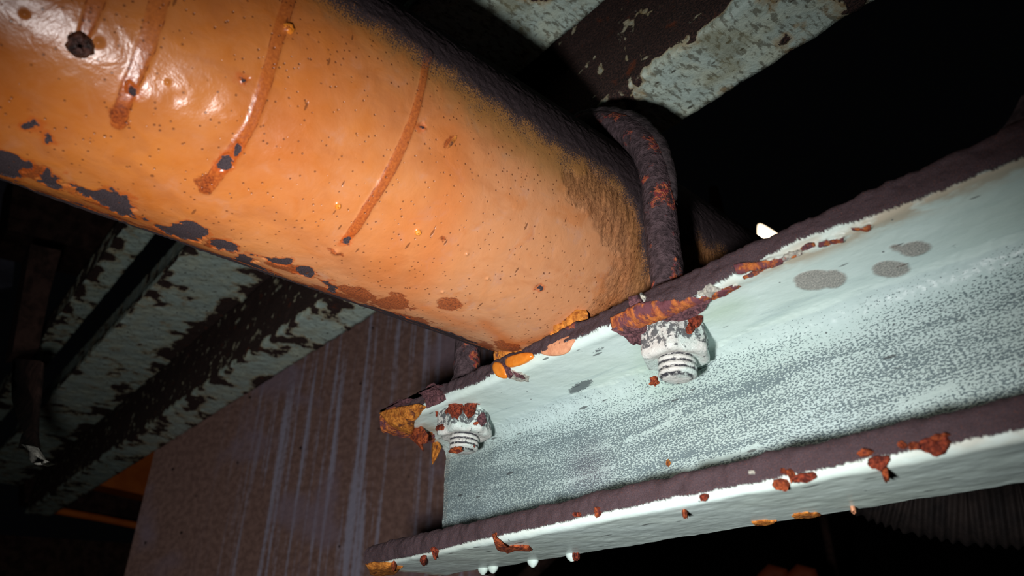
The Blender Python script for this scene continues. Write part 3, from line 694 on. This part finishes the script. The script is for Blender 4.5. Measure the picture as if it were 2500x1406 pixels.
path = np.array(path); rr = RB * (1 + 0.10 * (fbm(np.arange(len(path)) * 0.13, np.zeros(len(path)), 1, 3, 3) - 0.3)); 
tube('rod', ub, path, rr, M_ub, 28, 0.035, 4)
# crust of dust lying on the outside of the bow
cr = [(XC + (LEG + 0.022) * math.cos(math.radians(q)), YB + 0.012, ZC + (LEG + 0.022) * math.sin(math.radians(q))) for q in np.linspace(-8, 150, 60)]
tube('dust_crust', ub, cr, 0.030 * np.sin(np.linspace(0.35, math.pi - 0.3, 60)) ** 0.6, M_dark, 14, 0.10, 6)
tube('collar', ub, [(XC + LEG, YB, z) for z in np.linspace(ZT - 0.01, ZT + 0.045, 8)], [0.05, 0.05, 0.048, 0.046, 0.044, 0.041, 0.038, 0.034], M_ub, 24, 0.05, 8)
tube('collar', ub, [(XC - LEG, YB, z) for z in np.linspace(ZT - 0.01, ZT + 0.045, 8)], [0.05, 0.05, 0.048, 0.046, 0.044, 0.041, 0.038, 0.034], M_ub, 24, 0.05, 9)
def mat_nut(amount):
    t = NT('painted_nut'); ob = t.obj(); n = t.noise(ob, 420, 4, 0.7); big = t.noise(ob, 130, 4, 0.65)
    c = t.mix(t.ss(t.noise(ob, 60, 3), 0.4, 0.6), lin(198, 214, 208), lin(204, 204, 198))
    spk = t.ss(t.add(n, t.mul(t.attr('grime'), 0.22)), 0.58, 0.64)
    c = t.mix(t.mul(spk, 0.88), c, lin(62, 64, 70))
    r = t.ss(t.add(big, t.mul(t.attr('rust'), 0.3)), 0.70 - amount, 0.73 - amount)
    c = t.mix(r, c, t.mix(t.ss(n, 0.35, 0.65), lin(112, 44, 34), lin(200, 98, 50)))
    gro = t.attr('groove'); c = t.mix(t.mul(gro, t.ss(n, 0.35, 0.5)), c, lin(56, 56, 62))
    return t.done(c, t.mixf(t.mx(r, spk), 0.4, 0.9), t.bump(t.add(t.mul(n, 0.6), t.mul(r, 0.8)), 0.7, 0.002), 0.35)
M_nutA = mat_nut(0.0); M_nutB = mat_nut(0.07)
def nut(x, mat, seed, worn):
    zt = 0.622; zb = 0.546; n = 72
    a = np.linspace(0, 2 * math.pi, n + 1)[:-1] + 0.35; V = []; gr = []
    hexr = 0.061 / np.cos((np.mod(a, math.pi / 3)) - math.pi / 6)
    lay = [(zt, 0.35), (zt, 0.96), (zt - 0.006, 1.0), (zt - 0.03, 1.0), (zt - 0.055, 1.0), (zb + 0.012, 0.99), (zb + 0.003, 0.95), (zb, 0.86), (zb + 0.002, 0.70), (zb + 0.006, 0.45)]
    for z, k in lay:
        rad = hexr * k; rad = np.where(k < 0.95, np.minimum(rad, 0.061 * k * 1.06), np.minimum(rad, 0.068))
        for i in range(n):
            V.append((x + rad[i] * math.cos(a[i]), YB + rad[i] * math.sin(a[i]), z)); gr.append(0.55 if z > zb + 0.02 else -0.1)
    V = np.array(V); f1 = fbm(V[:, 0] * 1.0 + V[:, 2], V[:, 1] + V[:, 2] * 0.7, 40, 4, seed) - 0.5
    V += (V - np.array([x, YB, 0.58])) * (f1 * worn)[:, None]
    G = grid(V.reshape(len(lay), n, 3), close_v=True)
    o = mesh_np('nut', V, G, mat, ub, dict(grime=gr, rust=np.zeros(len(V)), groove=np.zeros(len(V))))
    # threaded end
    zs = np.linspace(0.555, 0.510, 40); V = []; gro = []; ru = []
    for z in list(zs):
        for i in range(36):
            q = 2 * math.pi * i / 36; ph = math.sin((z * 2 * math.pi / 0.0125) + q)
            rad = RB * (1.06 + 0.03 * ph); e = np.clip((0.520 - z) / 0.010, 0, 1); rad *= math.sqrt(max(1 - 0.45 * e * e, 0.05))
            V.append((x + rad * math.cos(q), YB + rad * math.sin(q), z)); gro.append(1.0 if ph < -0.35 else 0.0); ru.append(0)
    k = len(zs)
    for z, sc in ((0.5085, 0.55), (0.5075, 0.25)):
        for i in range(36):
            q = 2 * math.pi * i / 36; V.append((x + RB * sc * math.cos(q), YB + RB * sc * math.sin(q), z)); gro.append(0); ru.append(0)
    Fs = [tuple(f) for f in grid(np.array(V).reshape(k + 2, 36, 3), close_v=True)]; Fs.append(tuple((k + 1) * 36 + i for i in reversed(range(36))))
    mesh_np('threaded_end', np.array(V), Fs, mat, ub, dict(grime=[-0.1] * len(V), rust=ru, groove=gro))
    return o
nA = nut(XC + LEG, M_nutA, 11, 0.10); nA['label'] = 'mint painted hex nut with grey crust'
nB = nut(XC - LEG, M_nutB, 23, 0.30); nB['label'] = 'badly corroded hex nut flecked with red rust'
def lump(name, parent, p, size, mat, seed):
    rs = np.random.RandomState(seed); V = []; n = 10
    for i, ph in enumerate(np.linspace(0.15, math.pi - 0.15, 7)):
        for k in range(n):
            q = 2 * math.pi * k / n; j = rs.uniform(0.6, 1.25)
            V.append(np.array(p) + np.array([math.sin(ph) * math.cos(q), math.sin(ph) * math.sin(q), math.cos(ph)]) * np.array(size) * j)
    Fs = [tuple(f) for f in grid(np.array(V).reshape(7, n, 3), close_v=True)] + [tuple(range(n)), tuple(reversed(range(60, 70)))]
    return mesh_np(name, np.array(V), Fs, mat, parent, smooth=False)
xr, xl = XC + LEG, XC - LEG
lump('rust_scab', nA, (xr + 0.066, YB - 0.02, 0.605), (0.014, 0.014, 0.018), M_redrust, 3)
lump('rust_scab', nA, (xr + 0.058, YB - 0.03, 0.585), (0.008, 0.008, 0.010), M_redrust, 4)
lump('rust_scab', nA, (xr - 0.040, YB - 0.022, 0.512), (0.011, 0.009, 0.009), M_rust, 5)
for dx, dy, z, sz, mt, sd in [(0.025, -0.055, 0.60, (0.028, 0.012, 0.034), M_redrust, 6), (0.058, -0.03, 0.60, (0.020, 0.014, 0.022), M_redrust, 7), (0.078, -0.02, 0.618, (0.012, 0.010, 0.012), M_rust, 8), (-0.02, -0.058, 0.562, (0.016, 0.010, 0.010), M_redrust, 9), (-0.06, -0.03, 0.585, (0.012, 0.01, 0.022), M_redrust, 10),
                              (0.008, -0.030, 0.506, (0.024, 0.012, 0.008), M_rust, 12), (-0.05, -0.02, 0.56, (0.014, 0.01, 0.010), M_redrust, 13), (0.07, 0.0, 0.575, (0.012, 0.012, 0.018), M_plum, 14), (-0.045, -0.055, 0.615, (0.006, 0.008, 0.016), M_redrust, 15)]:
    lump('rust_scab', nB, (xl + dx, YB + dy, z), sz, mt, sd)

# ------------------------------------------------------------------ beams behind, parallel to the channel
def extrude(name, prof, x0, x1, mat, label, cat, peel_fn, disp=0.010, ds=0.014, dx=0.016, group=None):
    """closed profile (y,z) swept along x with a crumbling paint skin"""
    prof = np.array(prof, float); pc = np.vstack([prof, prof[:1]]); out = []; nr = []
    for i in range(len(prof)):
        a, b = pc[i], pc[i + 1]; L = np.linalg.norm(b - a); k = max(2, int(L / ds)); e = (b - a) / L
        for j in range(k): out.append(a + (b - a) * j / k); nr.append((e[1], -e[0]))
    out = np.array(out); nr = np.array(nr); nr = (nr + np.roll(nr, 1, axis=0)); nr /= np.linalg.norm(nr, axis=1)[:, None] + 1e-9
    s = np.concatenate([[0], np.cumsum(np.linalg.norm(np.diff(out, axis=0), axis=1))])
    xs = np.arange(x0, x1, dx); Sg, X = np.meshgrid(s, xs, indexing='ij'); Yb = np.broadcast_to(out[:, :1], X.shape); Zb = np.broadcast_to(out[:, 1:], X.shape)
    n1 = fbm(X, Sg, 11, 5, 200 + len(name)); n2 = fbm(X, Sg, 32, 4, 300 + len(name))
    peel, speck = peel_fn(X, Yb, Zb, n1, n2)
    off = disp * (n1 - 0.5) + disp * 0.9 * (n2 - 0.5) - 0.006 * sstep(-0.05, 0.05, peel)
    V = np.stack([X, Yb + nr[:, :1] * off, Zb + nr[:, 1:] * off], -1)
    k, q = X.shape; Fs = grid(V, close_u=True)
    o = mesh_np(name, V.reshape(-1, 3), Fs, mat, None, dict(peel=peel, speck=speck), np.stack([X, Sg, np.zeros_like(X)], -1).reshape(-1, 3))
    # close the ends
    return tag(o, label, cat, group)
YM, ZM = 1.20, 1.43                                    # back corner of the rusty channel
def peel_M2(X, Y, Z, n1, n2):
    web = sstep(ZM + 0.015, ZM + 0.035, Z)
    inner = np.exp(-((Y - YM) / 0.07) ** 2)
    left = sstep(-1.5, -2.2, X)
    base = 2.2 * (n1 - 0.5) - 0.34 + 0.22 * left * inner
    under = base + 0.8 * inner * (n2 - 0.45) * (1 + left) + 0.25 * np.exp(-((Y - 1.41) / 0.03) ** 2) * left
    return np.where(web > 0.5, 0.30 + 1.3 * (n2 - 0.5), under), np.where(X > -1.6, 0.42, 0.0)
extrude('rusty_channel_beam', [(YM, ZM), (1.405, ZM - 0.015), (1.405, ZM + 0.02), (YM + 0.035, ZM + 0.04), (YM + 0.035, 2.02), (1.40, 2.04), (1.40, 2.07), (YM, 2.07)][::-1], -8.5, 1.2, M_peel,
        'rust-blackened channel beam with mint lower flange crossing behind the pipe', 'steel beam', peel_M2)
YA0, YA1, ZA = 0.71, 1.10, 1.665
def peel_M1(X, Y, Z, n1, n2):
    left = sstep(-1.5, -2.0, X)
    b = 2.3 * (n1 - 0.5) - 0.40 + 0.55 * left * sstep(YA1 - 0.14, YA1 - 0.04, Y + 0.10 * (n2 - 0.5)) + 0.25 * left * np.exp(-((Y - YA0) / 0.05) ** 2)
    return b, np.where(X > -1.6, 0.45, 0.05)
extrude('girder', [(YA0, ZA), (YA1, ZA), (YA1, ZA + 0.045), (0.94, ZA + 0.06), (0.94, 2.3), (0.90, 2.3), (0.90, ZA + 0.06), (YA0, ZA + 0.045)], -8.5, 1.2, M_peel,
        'broad mint girder flange with peeling paint above the rusty beam', 'steel beam', peel_M1)
def peel_M0(X, Y, Z, n1, n2):
    return 2.2 * (n1 - 0.5) - 0.30 + 0.45 * sstep(0.60, 0.53, Y), np.full_like(X, 0.1)
extrude('angle_iron', [(0.52, 1.93), (0.655, 1.93), (0.655, 1.965), (0.555, 1.965), (0.555, 2.1), (0.52, 2.1)], -8.5, -0.9, M_peel,
        'narrow peeling mint angle iron highest at the left edge', 'steel beam', peel_M0)

# ------------------------------------------------------------------ streaked plate column
def mat_column():
    t = NT('streaked_plate'); pc = t.attr('pc', True)
    st = t.noise(t.map(pc, (22, 0.45, 1)), 1.0, 4, 0.65); st2 = t.noise(t.map(pc, (5, 0.5, 1)), 1.0, 3, 0.5); n = t.noise(pc, 26, 4, 0.65); big = t.noise(pc, 1.6, 3)
    c = t.mix(t.ss(n, 0.35, 0.65), lin(150, 116, 106), lin(180, 142, 130))
    zone = t.attr('zone')
    sm = t.mul(t.ss(t.add(t.mul(st, 0.7), t.add(t.mul(st2, 0.3), t.mul(t.sub(n, 0.5), 0.12))), 0.50, 0.60), zone)
    c = t.mix(t.mul(sm, 0.75), c, lin(206, 206, 232))
    c = t.mix(t.mul(t.ss(big, 0.5, 0.65), 0.6), c, lin(176, 156, 174))
    d, _ = t.vor(pc, 7); c = t.mix(t.ss(d, 0.10, 0.06), c, lin(70, 52, 50))
    return t.done(c, 0.8, t.bump(n, 0.4, 0.006), 0.3)
M_col = mat_column()
e0 = np.array([-5.62, 1.465]); e1 = np.array([-3.7, 2.72]); dv = (e1 - e0) / np.linalg.norm(e1 - e0); e2 = e0 + dv * 3.6; nv = np.array([dv[1], -dv[0]])
def column():
    L = 2.55; a = np.linspace(0, L, 60); zz = np.linspace(-1.2, 3.0, 70); A, Z = np.meshgrid(a, zz, indexing='ij')
    wob = 0.006 * (fbm(A, Z, 4, 3, 401) - 0.5)
    front = np.stack([e0[0] + dv[0] * A + nv[0] * wob, e0[1] + dv[1] * A + nv[1] * wob, Z], -1); back = front - np.array([nv[0], nv[1], 0]) * 0.12
    V = np.concatenate([front.reshape(-1, 3), back.reshape(-1, 3)]); G = grid(front); n_ = front.shape[0] * front.shape[1]; I = np.arange(n_).reshape(front.shape[:2])
    def strip(ids): return np.stack([ids[:-1], ids[1:], ids[1:] + n_, ids[:-1] + n_], -1)
    G = np.concatenate([G, G[:, ::-1] + n_, strip(I[0]), strip(I[-1][::-1]), strip(I[:, 0][::-1]), strip(I[:, -1])])
    zone = sstep(0.45, 1.1, A) * (0.25 + 0.75 * sstep(-0.9, 0.9, Z))
    o = mesh_np('column_plate', V, G, M_col, None, dict(zone=np.concatenate([zone.ravel()] * 2)), np.concatenate([np.stack([A, Z, A * 0], -1).reshape(-1, 3)] * 2), smooth=False)
    tag(o, 'upright brown steel plate with pale bluish drip streaks left of the channel', 'steel plate')
column()

# ------------------------------------------------------------------ dusty gusset standing on the channel at the right
def gusset():
    V = []; Fs = []; n = 40
    og = [(2415, 348), (2440, 330), (2455, 305), (2470, 275), (2484, 254), (2500, 235), (2530, 205), (2570, 172), (2640, 120), (2760, 40)]
    pts = [tuple(at(u, v, 1, 1.03)[[0, 2]]) for u, v in og]; pts += [(pts[-1][0] + 0.05, ZT + 0.004), (pts[0][0] + 0.03, ZT + 0.004)]
    k = len(pts); rs = np.random.RandomState(5)
    for yy in (1.03, 1.045, 1.085, 1.10):
        for i, (x, z) in enumerate(pts): V.append((x + (0.004 if yy in (1.045, 1.085) else 0.0) * -1 + 0.004 * rs.uniform(-1, 1), yy, z + 0.003 * rs.uniform(-1, 1)))
    for j in range(3):
        for i in range(k): Fs.append((j * k + i, j * k + (i + 1) % k, (j + 1) * k + (i + 1) % k, (j + 1) * k + i))
    Fs += [tuple(reversed(range(k))), tuple(3 * k + i for i in range(k))]
    o = mesh_np('gusset_plate', np.array(V), Fs, M_dark, None, smooth=False)
    tag(o, 'dark dusty gusset plate rising from the channel at the right edge', 'gusset')
gusset()

# ------------------------------------------------------------------ far lamp glimpsed over the flange
t = NT('lamp_glow'); t.b.inputs['Emission Color'].default_value = (1.0, 0.80, 0.55, 1); t.b.inputs['Emission Strength'].default_value = 3.2; M_glow = t.done((0.9, 0.8, 0.6, 1), 0.4)
lp = along(1866, 566, 9.0)
lamp = empty('work_lamp', lp); tag(lamp, 'small glowing cream lamp peeking over the dark flange edge', 'lamp')
def lathe(name, parent, c, prof, mat, n=20, tilt=(0, 0)):
    V = [];
    for z, rr in prof:
        for i in range(n):
            q = 2 * math.pi * i / n; V.append((c[0] + rr * math.cos(q) + tilt[0] * z, c[1] + rr * math.sin(q), c[2] + z))
    Fs = [tuple(f) for f in grid(np.array(V).reshape(len(prof), n, 3), close_v=True)] + [tuple(reversed(range(n))), tuple((len(prof) - 1) * n + i for i in range(n))]
    return mesh_np(name, np.array(V), Fs, mat, parent)
lathe('bulb', lamp, lp, [(-0.22, 0.08), (-0.16, 0.115), (-0.10, 0.115), (-0.02, 0.085), (0.06, 0.05), (0.11, 0.025), (0.125, 0.008)], M_glow, tilt=(-0.35, 0))
lathe('socket', lamp, lp + np.array([0.05, 0, -0.42]), [(0.0, 0.09), (0.05, 0.10), (0.22, 0.10)], M_dim)
tube('stand', lamp, [lp + np.array([0.05, 0, h]) for h in (zf - lp[2], -5.0, -2.0, -0.40)], 0.04, M_dim, 10)
# ------------------------------------------------------------------ orange machine in the dark at the lower left
mc = empty('machine_frame', (-8.6, 1.5, -0.6)); tag(mc, 'dim orange machine frame in the dark at the lower left', 'machine')
P1 = lambda u, v: at(u, v, 0, -8.6)
def panel(name, px_, mat, th, parent, x=-8.6):
    f_ = np.array([at(u, v, 0, x) for u, v in px_]); b_ = f_ - np.array([th, 0, 0]); n = len(f_)
    return mesh_np(name, np.vstack([f_, b_]), [tuple(range(n)), tuple(reversed(range(n, 2 * n)))] + [(i, n + i, n + (i + 1) % n, (i + 1) % n) for i in range(n)], mat, parent, smooth=False)
panel('cover', [(120, 1040), (425, 1020), (425, 1225), (190, 1172)], M_farorange, 0.5, mc)
panel('recess', [(60, 1155), (425, 1225), (425, 1280), (60, 1225)], M_dim, 0.3, mc, -8.9)
tube('rail', mc, [at(u, v, 0, -8.5) for u, v in [(110, 1242), (160, 1250), (240, 1264), (340, 1284), (400, 1296)]], 0.035, M_farorange, 10)
panel('skirt', [(-80, 1300), (380, 1330), (380, 1480), (-80, 1480)], M_dim, 0.3, mc)

# ------------------------------------------------------------------ odds and ends at the far left
blk = empty('junction_block', along(150, 520, 4.0)); tag(blk, 'dark brown rusty block behind the pipe at the left edge', 'block')
panel('body', [(40, 400), (300, 440), (285, 585), (270, 625), (18, 560)], M_dim, 0.5, blk, -5.6)
panel('leg', [(75, 595), (150, 612), (120, 720), (95, 850), (30, 860)], M_dim, 0.2, blk, -4.4)
bp = panel('back_sheet', [(-120, 380), (60, 380), (30, 700), (-120, 720)], mat_noise('grey_sheet', lin(60, 60, 70), lin(84, 84, 96), 20), 0.1, None, -6.7)
tag(bp, 'grey steel sheet at the far left edge behind the block', 'steel sheet')
rag = []
for u, v, w in [(70, 880, 34), (66, 930, 34), (64, 980, 30), (68, 1020, 22), (76, 1060, 13), (84, 1090, 9), (92, 1120, 15), (96, 1132, 12)]:
    a = at(u - w, v, 1, 0.36); b = at(u + w, v + 4, 1, 0.36); rag.append((a, b))
ragE = empty('torn_strip', rag[0][0]); tag(ragE, 'dark torn strip with a pale frayed tip hanging at the left', 'torn strip')
def ribbon(name, rows, mat, th):
    n = len(rows); V = []
    for i, (a, b) in enumerate(rows):
        mdl = (a + b) / 2 + np.array([0.05 * math.sin(i), -0.03 * math.cos(i * 1.3), 0]); nn = np.array([0.5, -0.8, 0.1]) * th
        V += [a + nn, mdl + nn, b + nn, b - nn, mdl - nn, a - nn]
    Fs = [tuple(f) for f in grid(np.array(V).reshape(n, 6, 3), close_v=True)] + [tuple(reversed(range(6))), tuple((n - 1) * 6 + i for i in range(6))]
    return mesh_np(name, np.array(V), Fs, mat, ragE)
ribbon('strip', rag[:6], M_dim, 0.012); ribbon('frayed_tip', rag[5:], M_grey, 0.012)

# ribbed hose under the channel at the right
M_hose = mat_noise('black_rubber', lin(24, 20, 20), lin(40, 33, 31), 60, 0.8)
hz = empty('ribbed_hose', along(2350, 1250, 2.4)); tag(hz, 'dark ribbed hose under the channel at the lower right', 'hose')
hp = [along(u, v, 2.4) for u, v in [(2060, 1160), (2130, 1195), (2230, 1228), (2360, 1250), (2500, 1256), (2640, 1250)]]
hp = np.array(hp); tt = np.linspace(0, 1, 160); hx = np.stack([np.interp(tt, np.linspace(0, 1, len(hp)), hp[:, i]) for i in range(3)], -1)
for _ in range(6): hx[1:-1] = (hx[:-2] + 2 * hx[1:-1] + hx[2:]) / 4
tube('hose_wall', hz, hx, 0.085 + 0.006 * np.sin(np.linspace(0, 150, 160)), M_hose, 20)
fr = empty('pipework', along(1850, 1400, 5.0)); tag(fr, 'dim orange pipework in the gloom behind the channel', 'pipework')
pc_ = along(1748, 500, 6.0); tube('post', fr, [pc_ + np.array([0, 0, h]) for h in np.linspace(-1.9, 0.16, 8)], [0.06] * 7 + [0.035], M_farorange, 12)
tube('header', fr, [pc_ + np.array([dx, 0, -1.9]) for dx in (-1.5, -0.5, 0.5, 1.5)], 0.09, M_dim, 12)
tube('run', fr, [along(u, v, 5.0) for u, v in [(1270, 1425), (1330, 1365), (1400, 1300), (1470, 1230)]], 0.05, M_dim, 10)
for u in (1875, 1945): tube('elbow', fr, [along(u + dx, v, 5.0) for dx, v in [(-15, 1440), (-8, 1415), (10, 1395), (30, 1400), (45, 1440)]], 0.05, M_deep, 10)
